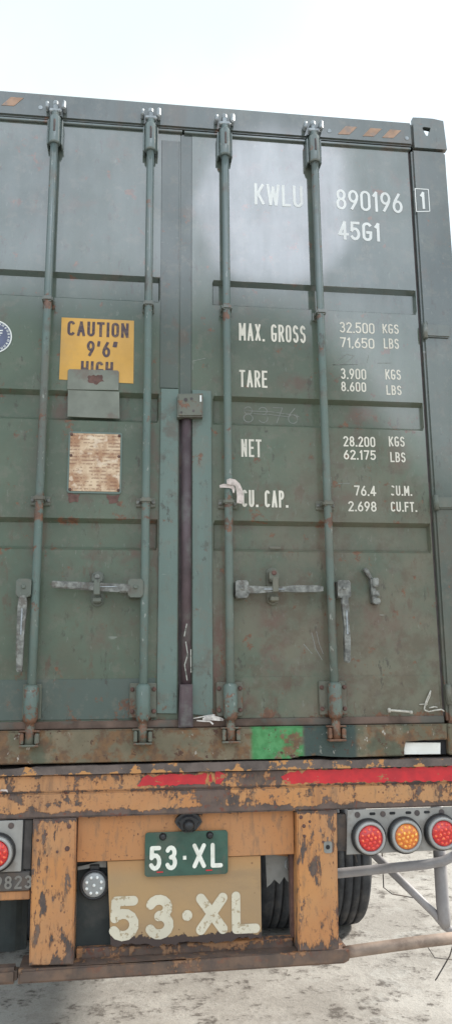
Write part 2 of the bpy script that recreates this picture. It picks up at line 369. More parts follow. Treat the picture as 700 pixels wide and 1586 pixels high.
m_hinge = container_paint('hinge_paint', (.10, .125, .108), (.125, .142, .12), shine=.5, rust=.6, dirt=.3)
def sill_mat():
    M = Mat('rusty_sill_paint')
    c = M.mix(M.rng(M.noise(5, 5, .6), .35, .65), (.14, .125, .085), (.21, .17, .115))
    c = M.mix(M.mul(M.rng(M.noise(11, 7, .7, off=2), .45, .55), .8), c, M.mix(M.rng(M.noise(23, 5, .6, off=19), .4, .6), (.20, .105, .052), (.12, .068, .044)))
    c = M.mix(M.mul(M.rng(M.noise(6, 5, .6, off=5), .52, .62), .7), c, (.085, .105, .075))
    g1 = M.mul(M.rect(.247, .455, -.02, .20, .010), M.rng(M.noise(13, 6, .7, off=8), .60, .50))
    c = M.mix(M.mul(g1, .92), c, M.mix(M.rng(M.noise(30, 3), .4, .6), (.060, .235, .085), (.09, .30, .12)))
    b1 = M.mul(M.rect(.452, .665, -.02, .20, .012), M.rng(M.noise(12, 4, off=9), .70, .6))
    c = M.mix(M.mul(b1, .9), c, (.05, .078, .074))
    c = M.mix(M.rng(M.noise(24, 6, .7, off=3), .60, .66), c, (.09, .05, .036))
    sp = M.mul(M.rng(M.noise(42, 4, .6, st=(1.3, 1, .7), off=1), .62, .67), M.rng(M.noise(5, 3, off=6), .44, .56))
    c = M.mix(M.mul(sp, .8), c, (.48, .45, .40))
    M.bump(M.noise(35, 5, .65), .006, .5)
    return M.out(c, .75, spec=.25)
m_sill = sill_mat()
m_gask = plain('door_gasket_rubber', (.075, .06, .06), .6, dirt=(.15, .10, .08), dirt_amt=.5)
m_seam = plain('maroon_gasket', (.085, .058, .064), .55, dirt=(.14, .14, .13), dirt_amt=.6, sc=9)
m_void = plain('dark_gap', (.018, .018, .02), .8)
m_steel = plain('worn_galvanised_steel', (.185, .187, .172), .5, .15, .5, 34, dirt=(.10, .085, .07), dirt_amt=.8, bump=.4)
m_steel_top = plain('pale_galvanised_steel', (.34, .37, .39), .45, .2, .3, 30, dirt=(.14, .15, .16), dirt_amt=.5)
m_bolt = plain('rusty_bolt', (.12, .062, .05), .7, sc=40)
m_yel = plain('yellow_caution_film', (.60, .33, .065), .5, var=.10, sc=6, dirt=(.45, .28, .10), dirt_amt=.35, bump=.05)
m_ink = plain('purple_black_ink', (.075, .05, .06), .6, var=.2, sc=60, dirt=(.3, .19, .08), dirt_amt=.35)
m_tape = plain('grey_tape_plate', (.185, .198, .165), .6, var=.16, sc=9, dirt=(.15, .09, .07), dirt_amt=.5)
def letters_mat(name, col, under, wear=.30):
    M = Mat(name, .6)
    n = M.noise(55, 5, .65); k = M.rng(n, .72-wear*.25, .77-wear*.25)
    c = M.mix(M.rng(M.noise(8, 3, off=3), .3, .7), col, tuple(x*.86 for x in col))
    return M.out(M.mix(M.mul(k, .8), c, under), .65, spec=.3)
m_let = letters_mat('cream_stencil_paint', (.74, .70, .61), (.12, .13, .10))
m_let_hi = letters_mat('white_stencil_paint', (.84, .85, .84), (.2, .22, .22), .1)
m_chalk = letters_mat('chalk_scratch', (.25, .255, .235), (.13, .145, .12), .7)
m_scratch = letters_mat('pale_scratch', (.42, .42, .38), (.11, .12, .10), .7)
m_white = plain('white_plate', (.86, .85, .80), .5, var=.04, dirt=(.7, .68, .6), dirt_amt=.3)
m_cloth = plain('pinkish_white_tape', (.58, .50, .465), .8, var=.16, sc=45, dirt=(.30, .25, .22), dirt_amt=.5)
m_wire = plain('pale_wire', (.52, .49, .43), .6, var=.2, sc=60, dirt=(.2, .17, .14))
def csc_mat():
    M = Mat('rust_stained_data_plate', .5)
    c = M.mix(M.rng(M.noise(16, 5, .6), .35, .68), (.66, .50, .34), (.36, .19, .10))
    rows = M.math('SINE', M.mul(M.z, 420.)); words_ = M.noise(60, 2, .5, st=(1.3, 1, .55), off=2)
    ln = M.mul(M.rng(rows, .1, .5), M.rng(words_, .44, .54))
    c = M.mix(M.mul(ln, .6), c, (.20, .09, .05))
    c = M.mix(M.mul(M.rng(M.noise(26, 6, .7, off=5), .55, .68), .75), c, (.25, .11, .06))
    c = M.mix(M.mul(M.rng(M.noise(20, 4, off=8), .58, .66), .6), c, (.74, .62, .48))
    return M.out(c, .5)
m_csc = csc_mat()
m_emb_w = plain('badge_white', (.72, .74, .70), .5, var=.06); m_emb_b = plain('badge_blue', (.10, .115, .19), .5, var=.12)
m_stripe = plain('faded_orange_reflector', (.40, .25, .17), .5, var=.2, sc=20, dirt=(.22, .20, .20), dirt_amt=.6)

m_or = trailer_paint('chipped_orange_paint', .90)
m_or_post = trailer_paint('chipped_orange_post_paint', 1.12, vertical=True)
m_or_panel = trailer_paint('smooth_orange_paint', -.15, (.46, .21, .085), dusty=.25)
m_lowbar = trailer_paint('dusty_rusted_orange_paint', .85, (.40, .20, .10), dusty=.5)
def board_mat():
    M = Mat('tan_painted_board', .65)
    zz = M.math('SUBTRACT', M.z, G)
    c = M.mix(M.rng(M.noise(3.5, 5, .6), .3, .7), (.42, .27, .135), (.36, .245, .14))
    c = M.mix(M.mul(M.rng(zz, -.43, -.37), .5), c, (.47, .235, .09))
    c = M.mix(M.mul(M.rng(M.noise(8, 6, .65, st=(.4, 1, 1.4), off=4), .52, .62), .4), c, (.30, .20, .12))
    p = M.mul(M.rng(M.vor(30), .15, .08), M.rng(M.noise(5, 3, off=15), .5, .58)); c = M.mix(M.mul(p, .8), c, (.12, .06, .04))
    e = M.add(M.noise(11, 6, .65, off=2), M.rng(zz, -.59, -.665, 0, .46)); ch = M.rng(e, .73, .77)
    c = M.mix(ch, c, (.07, .05, .045))
    M.bump(M.add(M.noise(30, 4), M.mul(ch, -1)), .003, .4)
    return M.out(c, .65, spec=.3)
m_board = board_mat()
m_bigw = letters_mat('worn_white_brush_paint', (.68, .62, .49), (.36, .27, .16), .62)
m_plate = plain('green_number_plate', (.035, .088, .064), .4, var=.22, sc=12, dirt=(.10, .10, .075), dirt_amt=.5)
m_plw = plain('number_plate_white', (.80, .80, .72), .45, var=.06, sc=30, dirt=(.5, .48, .4), dirt_amt=.4)
m_blk = plain('black_plastic', (.018, .018, .02), .4, var=.3); m_rub = plain('tyre_rubber', (.035, .037, .042), .75, var=.3, sc=14, dirt=(.09, .085, .08), dirt_amt=.5)
m_flap = plain('dark_mud_flap', (.028, .036, .036), .65, var=.3, sc=6, dirt=(.06, .06, .055), dirt_amt=.7)
m_grey = plain('grey_lamp_bracket', (.30, .285, .265), .55, var=.14, sc=12, dirt=(.20, .17, .145), dirt_amt=.6)
m_ring = plain('grey_lamp_bezel', (.36, .36, .35), .4, .2, .12, 20)
m_tube = plain('hazed_tube_grey', (.31, .295, .30), .5, var=.14, sc=8, dirt=(.22, .20, .19), dirt_amt=.4)  # white windscreen haze put into the tubes' grey
m_dkst = plain('dark_dirty_steel', (.07, .062, .058), .7, var=.35, sc=12, dirt=(.12, .085, .065), dirt_amt=.7)
m_embos = plain('embossed_grey_digits', (.20, .185, .165), .6, var=.2)
m_led = plain('clear_led', (.85, .87, .85), .2, var=.05)
m_lens_w = plain('clear_lamp_lens', (.32, .33, .33), .25, var=.15)
def tape_mat():
    M = Mat('scraped_red_tape', .35)
    c = M.mix(M.rng(M.noise(20, 4), .35, .65), (.60, .022, .03), (.46, .018, .028))
    k = M.rng(M.noise(30, 6, .7, st=(.6, 1, 1.2), off=4), .60, .65); c = M.mix(k, c, (.34, .17, .07))
    k = M.rng(M.noise(45, 5, .7, off=8), .66, .70); c = M.mix(k, c, (.60, .52, .45))
    return M.out(c, .4)
m_redt = tape_mat()
m_tin = plain('dull_tin_sheet', (.24, .24, .225), .5, .1, .15, 14, dirt=(.15, .13, .11), dirt_amt=.5)
def lens_mat(name, col, hot):
    M = Mat(name, .18)
    c = M.mix(M.rng(M.noise(95, 2, .5), .50, .64), col, hot)
    return M.out(c, .18, coat=.6, coat_rough=.08, spec=.6)
m_red = (lens_mat('red_lens', (.50, .006, .008), (.72, .02, .012)), lens_mat('red_led_dome', (.80, .03, .015), (1.0, .22, .06))); m_amb = (lens_mat('amber_lens', (.62, .14, .01), (.80, .24, .02)), lens_mat('amber_led_dome', (.90, .32, .03), (1.0, .66, .10)))

# ------------------------------------------------------------------ ground
def ground_mat():
    M = Mat('worn_concrete', .85)
    n = M.noise(1.6, 8, .68); n2 = M.noise(7, 8, .7, off=3); n3 = M.noise(30, 5, .65, off=6)
    c = M.mix(M.rng(n, .35, .65), (.29, .268, .24), (.42, .395, .36))
    c = M.mix(M.mul(M.rng(n2, .48, .66), .6), c, (.18, .16, .14))
    c = M.mix(M.mul(M.rng(M.add(n2, M.mul(M.add(n3, -.5), .5)), .55, .66), .8), c, (.085, .072, .062))
    c = M.mix(M.mul(M.rng(M.noise(3.1, 7, .7, off=9), .56, .64), .55), c, (.41, .395, .365))
    c = M.mix(M.mul(M.rng(n3, .56, .68), .35), c, (.10, .088, .075))
    c = M.mix(M.mul(M.rng(M.noise(120, 3), .5, .65), .3), c, (.16, .145, .13))
    M.bump(M.add(n2, M.mul(n3, .5)), .02, .5)
    return M.out(c, .88, spec=.25)
B = MB(); q = [B.v(-300, -300, 0), B.v(300, -300, 0), B.v(300, 300, 0), B.v(-300, 300, 0)]; B.face(q)
tag(B.build('ground', ground_mat()), kind='structure')

# ================================================================== SHIPPING CONTAINER (root at the middle of its rear sill, underside level)
C = thing('shipping_container', 'dark green rusty shipping container with closed double doors, riding on the orange trailer', 'shipping container', (0, 0, G))
LEN = 12.19
TR = ((1.904, 2.024), (1.357, 1.487), (.815, .945))         # the horizontal troughs pressed in the doors
def door_y(x, z, xa, xb):
    k = 0.
    if xa < x < xb:
        for a, b in TR:
            if a < z < b: k = max(k, min(1, (z-a)/.016, (b-z)/.016))
        k = min(k, (x-xa)/.006, (xb-x)/.006)
    return .026*max(0, k)
def door(xl, xr, xa, xb):
    xs = sorted({xl, xr, xa, xb, xa+.0061, xb-.0061} | {xa + (xb-xa)*k/10 for k in range(1, 10)})
    zs = [.150]
    for a, b in sorted(TR): zs += [a, a+.016, b-.016, b]
    zs += [.311, .5, .66, 1.1, 1.25, 1.6, 1.75, 2.2, 2.4, 2.742]
    B = MB(); B.grid(xs, sorted(zs), lambda x, z: door_y(x, z, xa-1e-6, xb+1e-6))
    for x in (xl, xr): B.face([B.v(x, 0, .150), B.v(x, .05, .150), B.v(x, .05, 2.742), B.v(x, 0, 2.742)])
    B.face([B.v(xl, 0, .15), B.v(xl, .05, .15), B.v(xr, .05, .15), B.v(xr, 0, .15)])
    B.face([B.v(xl, 0, 2.742), B.v(xr, 0, 2.742), B.v(xr, .05, 2.742), B.v(xl, .05, 2.742)])
    bmesh.ops.remove_doubles(B.bm, verts=B.bm.verts, dist=1e-5)
    return B.build('door', m_door, C)
DL = door(-1.038, -.036, -.985, -.122); DR = door(.016, 1.038, .106, 1.034)
MB().box(-1.06, 1.06, .06, .09, .02, 2.86, 0).build('door_backing', m_void, C)
# splice plates and edge strips on the doors
def plate(name, pts, y, t, mat, par, bev=.0015): return MB().prism(pts, y-t, y, bev).build(name, mat, par)
plate('splice_plate', [(-1.03, .156), (-.126, .156), (-.126, .309), (-1.03, .307)], 0, .003, container_paint('blue_green_splice_paint', (.075, .102, .09), (.095, .125, .112), rust=.6, dirt=.2), DL)
plate('splice_plate', [(.108, .152), (1.03, .148), (1.03, .311), (.108, .311)], 0, .0025, m_door, DR)
plate('edge_strip', [(-.119, .176), (-.040, .174), (-.040, 1.508), (-.114, 1.508)], 0, .008, m_strip, DL)
plate('edge_strip', [(.020, .170), (.101, .162), (.099, 1.505), (.018, 1.507)], 0, .008, m_strip, DR)
plate('edge_strip', [(-.119, 1.512), (-.040, 1.512), (-.040, 2.70), (-.121, 2.70)], 0, .005, m_post, DL)
# header, sill, posts, castings
MB().box(-1.058, 1.058, -.022, .058, 2.757, 2.882, .008, 2).build('door_header', m_post, C)
for x0, x1, z0, z1 in ((-1.05, -.028, 2.7435, 2.7545), (-.02, 1.05, 2.7415, 2.7525)):
    MB().box(x0, x1, -.013, .04, z0, z1, .002).build('top_gasket', m_bar, C)
sill_pts = [(-1.056, .0), (.40, .0)] + [(.43, .004), (.455, .014), (.50, .010), (.56, .004), (.64, .0), (.858, .0), (.858, .060), (1.04, .060), (1.04, .120), (-1.056, .120)]
MB().prism(sill_pts, -.034, .055, .006, 2).build('door_sill', m_sill, C)
B = MB(); B.box(-1.04, 1.04, -.012, .03, .121, .151, .004); B.build('bottom_gasket', plain('rust_stained_rubber', (.13, .085, .065), .75, var=.4, sc=9, dirt=(.10, .105, .09), dirt_amt=.7), C)
for s in (-1, 1):
    B = MB(); xs = sorted((s*1.047, s*1.215)); B.box(xs[0], xs[1], -.024, .10, .122, 2.738, .010, 2); B.build('corner_post', m_post, C)
    B = MB(); xs = sorted((s*1.0385, s*1.0465)); B.box(xs[0], xs[1], .004, .03, .15, 2.74, 0); B.build('side_gasket', m_gask, C)
    # hollow corner castings: front plate with its aperture, cheeks and back, open on top
    for top in (0, 1):
        B = MB(); z0, z1 = (2.740, 2.902) if top else (0, .121)
        x0, x1 = sorted((s*1.0605, s*1.219))
        if top:
            cx0 = s*1.124
            hole = [(cx0+.021*s, 2.851), (cx0+.004*s, 2.853), (cx0-.012*s, 2.853), (cx0-.020*s, 2.848), (cx0-.016*s, 2.836), (cx0-.004*s, 2.808), (cx0+.004*s, 2.806), (cx0+.016*s, 2.832)]
            outer = [(s*1.211, 2.894), (s*1.16, 2.902), (s*1.10, 2.902), (s*1.0605, 2.90), (s*1.0605, 2.82), (s*1.0605, 2.740), (s*1.14, 2.740), (s*1.219, 2.740)]
            F = [[B.v(x, y, z) for x, z in P] for y in (-.032, -.006) for P in (outer, hole)]
            n = 8
            for a, b in ((F[0], F[1]), (F[2], F[3]), (F[1], F[3]), (F[0], F[2])):
                for i in range(n): B.face([a[i], a[(i+1) % n], b[(i+1) % n], b[i]])
            B.build('corner_casting', m_post, C)
            B = MB(); xi = sorted((s*1.192, s*1.218)); B.box(xi[0], xi[1], -.0055, .15, 2.742, 2.892, .006)
            B.build('casting_cheek', m_post, C)
        else:
            if s > 0: B.box(1.0425, 1.219, -.034, .14, 0, .120, .006)
            else: B.box(-1.219, -1.0575, -.034, .14, 0, .120, .006)
            B.build('corner_casting', m_sill, C)
    for z0, z1 in ((1.786, 1.848), (1.004, 1.056), (.202, .268)):
        xs = sorted((s*1.044, s*1.17)); B = MB(); B.box(xs[0], xs[1], -.036, -.0245, z0, z1, .006, 2)
        B.tube([(s*1.056, -.030, z0-.006), (s*1.056, -.030, z1+.006)], .011, 10); B.build('hinge', m_hinge, C)
# pocket in the sill with a white plate
B = MB(); B.box(.859, 1.041, -.004, .05, .001, .059, 0); B.build('pocket_lining', m_void, C)
B = MB(); B.prism([(.862, .0035), (1.013, .002), (1.016, .046), (.865, .050)], -.014, -.006, .001); B.build('white_plate', m_white, C)
# body behind the doors
def corr_wall(s):
    B = MB(); ys = []; y = .11
    while y < LEN-.15:
        for dy, d in ((0, 0), (.07, 0), (.14, 1), (.21, 1)): ys.append((y+dy, d))
        y += .28
    prev = None
    for y, d in ys:
        x = s*(1.212-.036*d); a = [B.v(x, y, .16), B.v(x, y, 2.80)]
        if prev: B.face([prev[0], a[0], a[1], prev[1]])
        prev = a
    return B.build('side_wall', m_wall, C)
for s in (-1, 1):
    corr_wall(s)
    xs = sorted((s*1.15, s*1.217)); MB().box(xs[0], xs[1], .16, LEN, .0, .158, .004).build('bottom_rail', m_wall, C)
    MB().box(xs[0], xs[1], .16, LEN, 2.802, 2.875, .004).build('top_rail', m_wall, C)
MB().box(-1.148, 1.148, .10, LEN, .09, .15, 0).build('floor_deck', m_dkst, C)
MB().box(-1.148, 1.148, .10, LEN, 2.84, 2.872, 0).build('roof', m_wall, C)
MB().box(-1.215, 1.215, LEN+.002, LEN+.06, 0, 2.88, .01).build('front_wall', m_wall, C)
# centre seam
MB().box(-.034, .014, .012, .05, .152, 1.44, 0).build('centre_gasket', m_gask, C); MB().box(-.0345, .0145, .0015, .05, 1.442, 2.74, 0).build('centre_gasket', m_post, C)
B = MB(); B.tube([(-.005, -.006, .262), (-.006, -.006, 1.38)], .0205, 14); B.build('seam_pipe', m_seam, C)
B = MB(); B.prism([(-.036, .124), (.020, .124), (.018, .285), (-.030, .285)], -.044, .006, .006, 2); B.build('seam_foot', m_seam, C)

B = MB(); B.prism([(-.047, 1.372), (.060, 1.376), (.061, 1.480), (-.046, 1.474)], -.047, -.009, .006, 2); bx = B.build('lock_box', m_brack, C)
for x, z, r in ((-.012, 1.447, .008), (.012, 1.452, .006), (-.030, 1.391, .005), (.02, 1.40, .005)): MB().disc(x, z, r, -.0485, -.045, 12).build('bolt', m_gask, bx)
B = MB(); B.box(.047, .054, -.0495, -.046, 1.44, 1.468, 0); B.build('white_scrape', m_let_hi, bx)

# locking bars: centre line, sleeve, bearing brackets
def lean(xb, xt): return lambda z: xb + (xt-xb)*(z-.08)/2.66
BARS = {'A': lean(-.592, -.592), 'B': lean(-.172, -.172), 'C': lean(.165, .162), 'D': lean(.580, .574)}
YB = -.048
bars = {}
for k, fx in BARS.items():
    B = MB(); B.tube([(fx(z), YB, z) for z in (.115, .6, 1.2, 1.8, 2.3, 2.765)], .0168, 14)
    bars[k] = b = B.build('locking_bar', m_bar, C)
    x = fx(2.68)
    B = MB(); B.tube([(x, YB, 2.605), (x, YB, 2.615), (x, YB, 2.735), (x, YB, 2.75)], [.024, .0265, .0255, .019], 14); B.build('top_sleeve', m_bar, b)
    B = MB(); B.box(x-.0045, x+.0045, YB-.029, YB-.022, 2.655, 2.715, .002); B.build('sleeve_slot', m_gask, b)
    B = MB(); B.box(x-.034, x-.026, -.045, -.001, 2.61, 2.735, .003); B.box(x+.026, x+.034, -.045, -.001, 2.61, 2.735, .003); B.build('sleeve_wing', m_bar, b)
    # cam and keeper on the header
    B = MB(); B.box(x-.026, x+.026, -.060, -.030, 2.7655, 2.782, .004); B.tube([(x, YB, 2.752), (x, YB, 2.80)], .012, 10); B.build('cam', m_steel_top, b)
    B = MB()
    B.box(x-.045, x-.030, -.058, -.0222, 2.785, 2.818, .005); B.box(x+.026, x+.044, -.062, -.0222, 2.782, 2.826, .006)
    B.box(x-.012, x+.010, -.052, -.0222, 2.803, 2.83, .006); B.build('cam_keeper', m_steel_top, C)
    # foot
    x = fx(.2); wd = .030 if k in 'A' else .033
    B = MB(); B.tube([(x, YB, .150), (x, YB, .165), (x, YB, .278), (x, YB, .288)], [.022, .0275, .0275, .019], 14); B.build('bottom_sleeve', m_bar, b)
    pw = {'A': .035, 'B': .052, 'C': .052, 'D': .056}[k]
    B = MB(); B.box(x-pw, x+pw, -.022, -.002, .160, .292, .004); pl = B.build('bearing_plate', m_brack, b)
    for sx in (-1, 1):
        for z in (.185, .268):
            if pw > .04: MB().lathe([(-.007, .006), (-.004, .009), (0, .009)], (x+sx*(pw-.010), -.022, z), 'Y', 8, False).build('bolt', m_bolt, pl)
    B = MB(); B.tube([(x, YB, .07), (x, YB, .15)], [.020, .0165], 12); B.box(x-.036, x+.036, -.075, -.036, .064, .072, .003)
    B.box(x-.034, x-.020, -.070, -.036, .073, .115, .004); B.box(x+.020, x+.036, -.070, -.036, .073, .112, .004); B.box(x-.040, x+.040, -.062, -.036, .116, .123, .003)
    B.build('cam_keeper', m_brack, C)
    for z in (1.868, 1.012):
        x = fx(z); wd = .040 if z < 1.5 else .026
        B = MB(); B.box(x-wd, x+wd, -.010, -.0005, z-.020, z+.020, .004); B.box(x-.022, x+.022, -.070, -.0105, z-.012, z+.012, .006, 2)
        lug = B.build('bearing_bracket', m_brack, b)
        if z < 1.5:
            for sx in (-1, 1): MB().lathe([(-.006, .005), (-.003, .008), (0, .008)], (x+sx*.031, -.010, z), 'Y', 8, False).build('bolt', m_steel, lug)
# handles
def hub(bar, x0, x1, z0, z1):
    B = MB(); B.prism(rrect(x0, x1, z0, z1, .010), -.070, -.012, .004); B.disc((x0+x1)/2, (z0+z1)/2+.004, .008, -.078, -.070, 12, .002); B.build('handle_hub', m_steel if bar in 'CD' else m_hinge, bars[bar])
def handle(bar, pts, mat=m_steel):                          # a flat bar that thickens to a grip: (x, z, half width)
    B = MB(); P = pts; L = []; R = []
    for i, (x, z, hw) in enumerate(P):
        a = P[max(i-1, 0)]; b = P[min(i+1, len(P)-1)]; d = Vector((b[0]-a[0], b[1]-a[1])).normalized()
        L.append((x-d.y*hw, z+d.x*hw)); R.append((x+d.y*hw, z-d.x*hw))
    B.prism(L + R[::-1], -.072, -.050, .004, 2); return B.build('handle', mat, bars[bar])
hub('B', -.237, -.178, .620, .692); hub('A', -.664, -.607, .620, .690); hub('C', .187, .239, .619, .689); hub('D', .602, .656, .620, .692)
handle('B', [(-.225, .655, .016), (-.265, .656, .017), (-.275, .656, .012), (-.37, .661, .012), (-.38, .662, .015), (-.525, .670, .013), (-.530, .670, .010)])
handle('C', [(.228, .652, .016), (.27, .652, .015), (.30, .652, .012), (.39, .655, .010), (.42, .656, .014), (.52, .657, .013), (.543, .657, .009)])
handle('A', [(-.637, .63, .014), (-.637, .585, .017), (-.638, .47, .012), (-.640, .455, .015), (-.638, .345, .011), (-.637, .338, .008)])
handle('D', [(.630, .63, .014), (.632, .58, .014), (.634, .50, .010), (.634, .45, .013), (.632, .372, .012), (.630, .365, .008)])
# raised inlay line on the flat handles
for bar, x0, x1, z0, z1 in (('B', -.37, -.28, .658, .662), ('C', .30, .385, .651, .656), ('A', -.640, -.634, .475, .575), ('D', .631, .637, .475, .57)):
    MB().box(x0, x1, -.0755, -.0722, z0, z1, .001).build('handle_rib', m_steel_top, bars[bar])
def retainer(par, x, z0, z1, mat):
    B = MB(); B.prism(rrect(x-.024, x+.024, z0, z1, .022, 6), -.012, -.0005, .003); B.build('handle_retainer', mat, par)
    B = MB(); B.prism(rrect(x-.020, x+.020, (z0+z1)/2+.012, z1-.012, .016, 5), -.052, -.0122, .006, 2); B.box(x-.012, x+.012, -.082, -.074, (z0+z1)/2-.03, (z0+z1)/2+.03, .003)
    B.box(x-.018, x+.018, -.060, -.0122, z0+.012, z0+.034, .005); B.build('retainer_catch', mat, par)
    B = MB(); B.disc(x, z1-.026, .010, -.057, -.052, 12, .002); B.build('bolt', m_bolt if mat is m_brack else m_steel, par)
retainer(DL, -.357, .588, .728, m_hinge); retainer(DR, .346, .595, .748, m_brack)
B = MB(); B.prism([(.726, .742), (.736, .750), (.748, .742), (.764, .706), (.752, .700)], -.026, -.0005, .003); B.prism([(.752, .700), (.766, .706), (.776, .690), (.776, .625), (.770, .604), (.756, .606)], -.030, -.0006, .003); B.prism(rrect(.758, .790, .598, .624, .010), -.034, -.0007, .003); B.build('handle_retainer', m_steel, DR)
B = MB(); B.box(.757, .787, -.034, -.0305, .632, .654, .004); B.box(.760, .786, -.042, -.0305, .668, .706, .006); B.build('retainer_catch', m_steel, DR)
# small weld lug and scrapes on the right door
MB().box(.335, .385, -.006, -.0005, .826, .838, .003).build('weld_lug', m_brack, DR)

# ---------------- lettering on the right door
Y0 = -.0009
def lettering(s, x0, x1, z0, z1, T, mat, y=Y0, par=None):
    B = MB(); text(B, s, x0, x1, z0, z1, T, y); return B.build('lettering', mat, par or DR)
lettering('KWLU', .300, .524, 2.407, 2.516, .0132, m_let_hi); lettering('890196', .680, .996, 2.410, 2.514, .0122, m_let_hi)
lettering('45G1', .684, .883, 2.258, 2.352, .0135, m_let_hi)
YP = -.0252                                                  # the check digit stands on the corner post, proud of the door
lettering('1', 1.073, 1.098, 2.424, 2.512, .012, m_let_hi, YP)
B = MB()
for a, b in (((1.052, 2.407), (1.052, 2.528)), ((1.052, 2.527), (1.116, 2.527)), ((1.116, 2.528), (1.116, 2.413)), ((1.116, 2.414), (1.052, 2.408))): ribbon(B, [a, b], .0045, YP-.0006 if a[0] == b[0] else YP)
B.build('lettering_frame', m_let_hi, DR)
for s, x0, x1, z0, z1 in (('MAX. GROSS', .222, .518, 1.744, 1.826), ('TARE', .221, .343, 1.530, 1.608), ('NET', .226, .312, 1.219, 1.297), ('CU. CAP.', .226, .421, 1.003, 1.076)):
    lettering(s, x0, x1, z0, z1, .0092, m_let)
for s, x0, x1, z0, z1 in (('32.500', .672, .832, 1.802, 1.853), ('KGS', .869, .944, 1.807, 1.853), ('71,650', .672, .828, 1.731, 1.780), ('LBS', .871, .941, 1.735, 1.784),
    ('3.900', .669, .784, 1.584, 1.634), ('KGS', .871, .942, 1.589, 1.637), ('8.600', .669, .781, 1.527, 1.572), ('LBS', .872, .941, 1.518, 1.563),
    ('28.200', .669, .810, 1.277, 1.323), ('KGS', .871, .942, 1.282, 1.328), ('62.175', .668, .810, 1.219, 1.262), ('LBS', .874, .942, 1.212, 1.257),
    ('76.4', .708, .802, 1.060, 1.105), ('cU.M.', .867, .962, 1.064, 1.108), ('2.698', .679, .802, .992, 1.036), ('CU.FT.', .865, .980, .994, 1.037)):
    lettering(s, x0, x1, z0, z1, .0064, m_let)
B = MB(); yt = .0252
text(B, '8376', .240, .478, 1.380, 1.452, .0034, yt, ga=.022)
ribbon(B, [(.24, 1.432), (.36, 1.431), (.45, 1.421), (.484, 1.413)], .0032, yt-.0007); ribbon(B, [(.26, 1.420), (.36, 1.418), (.44, 1.410)], .0028, yt-.0009)
B.build('scratched_number', m_chalk, DR)
for l in ([(.655, 1.668), (.70, 1.70), (.735, 1.695), (.69, 1.655), (.635, 1.648), (.75, 1.655)], [(.79, 1.665), (.80, 1.70)], [(.84, 1.665), (.90, 1.668)], [(.505, .485), (.52, .42), (.545, .375)], [(.525, .49), (.535, .44), (.55, .40)], [(.47, .44), (.505, .40)], [(.02, 1.60), (.02, 1.64), (.075, 1.655)], [(.61, 1.10), (.61, 1.14)], [(.64, 1.112), (.69, 1.114)]):
    B = MB(); ribbon(B, l, .0024, -.0006); B.build('scratch', m_chalk, DR)
for l in ([(-.008, .45), (.0, .40), (-.012, .36), (-.002, .30)], [(-.004, .52), (-.014, .47)], [(.012, .42), (.013, .33)]):
    B = MB(); ribbon(B, l, .004, -.0275); B.build('scratch', m_scratch, C)

# ---------------- stickers and plates on the left door
B = MB(); B.prism([(-.537, 1.813), (-.538, 1.534), (-.230, 1.528), (-.232, 1.813)], -.002, -.0004)
st = B.build('caution_sticker', m_yel, DL)
B = MB(); text(B, 'CAUTION', -.511, -.254, 1.732, 1.799, .0115, -.0028); text(B, "9'6\"", -.428, -.302, 1.640, 1.712, .0115, -.0028, ga=.010); text(B, 'HIGH', -.450, -.316, 1.548, 1.620, .0115, -.0028)
B.build('sticker_lettering', m_ink, st)
B = MB(); B.prism([(-.503, 1.490), (-.291, 1.494), (-.291, 1.576), (-.298, 1.582), (-.497, 1.580), (-.503, 1.574)], -.006, -.0032, .0006); B.build('tape_patch', m_tape, DL)
B = MB(); B.prism([(-.498, 1.372), (-.284, 1.370), (-.288, 1.4885), (-.500, 1.4885)], -.0045, -.0005, .0006); B.build('tape_patch', m_tape, DL)
B = MB(); B.prism(ragged([(-.415, 1.556), (-.36, 1.56), (-.352, 1.53), (-.39, 1.515), (-.42, 1.53)], .008, .005), -.0066, -.0061); B.build('rust_stain', m_bolt, DL)
B = MB(); B.prism(rrect(-.490, -.272, 1.048, 1.308, .008), -.005, -.0005, .0015); fr = B.build('data_plate_frame', m_strip, DL)
B = MB(); B.prism(rrect(-.483, -.279, 1.056, 1.300, .006), -.0075, -.0052, .001); B.build('data_plate', m_csc, fr)
for x in (-.478, -.284):
    for z in (1.062, 1.205, 1.294): MB().lathe([(-.004, .003), (-.002, .006), (0, .006)], (x, -.0075, z), 'Y', 8).build('rivet', m_bolt, fr)
for x in (-.462, -.304): MB().prism(ragged([(x-.026, 1.046), (x+.026, 1.046), (x+.018, 1.012), (x-.016, 1.006)], .012, .006), -.0012, -.0004).build('rust_stain', m_bolt, DL)
ex, ez, er = -.812, 1.713, .0745
bd = MB().disc(ex, ez, er, -.0020, -.0004, 40).build('round_badge', m_emb_b, DL)
B = MB()
for r, t in ((er-.003, .0055),): ribbon(B, arc(ex, ez, r, r, 0, 360, 40), t, -.0027)
for k in range(26):
    a = 2*PI*k/26; c0 = Vector((ex+.0615*math.cos(a), ez+.0615*math.sin(a))); t = Vector((-math.sin(a), math.cos(a)))*.003; n = Vector((math.cos(a), math.sin(a)))*.0048
    if k % 3: ribbon(B, [c0-n-t, c0+n-t], .0028, -.0027); ribbon(B, [c0+n+t*.4, c0-n+t*1.3], .0024, -.0030)
    else: ribbon(B, [c0-n, c0+n], .003, -.0027); ribbon(B, [c0-t*1.4, c0+t*1.2], .0026, -.0030)
for k, (z, x0, x1) in enumerate(((.026, -.02, .036), (.014, -.035, .034), (.004, -.04, .026), (-.008, -.03, .02), (-.020, -.034, .022))):
    ribbon(B, [(ex+x0, ez+z-.006), (ex+(x0+x1)/2, ez+z), (ex+x1, ez+z+.003)], .0052, -.0027-.0003*(k % 2))
B.build('badge_marks', m_emb_w, bd)

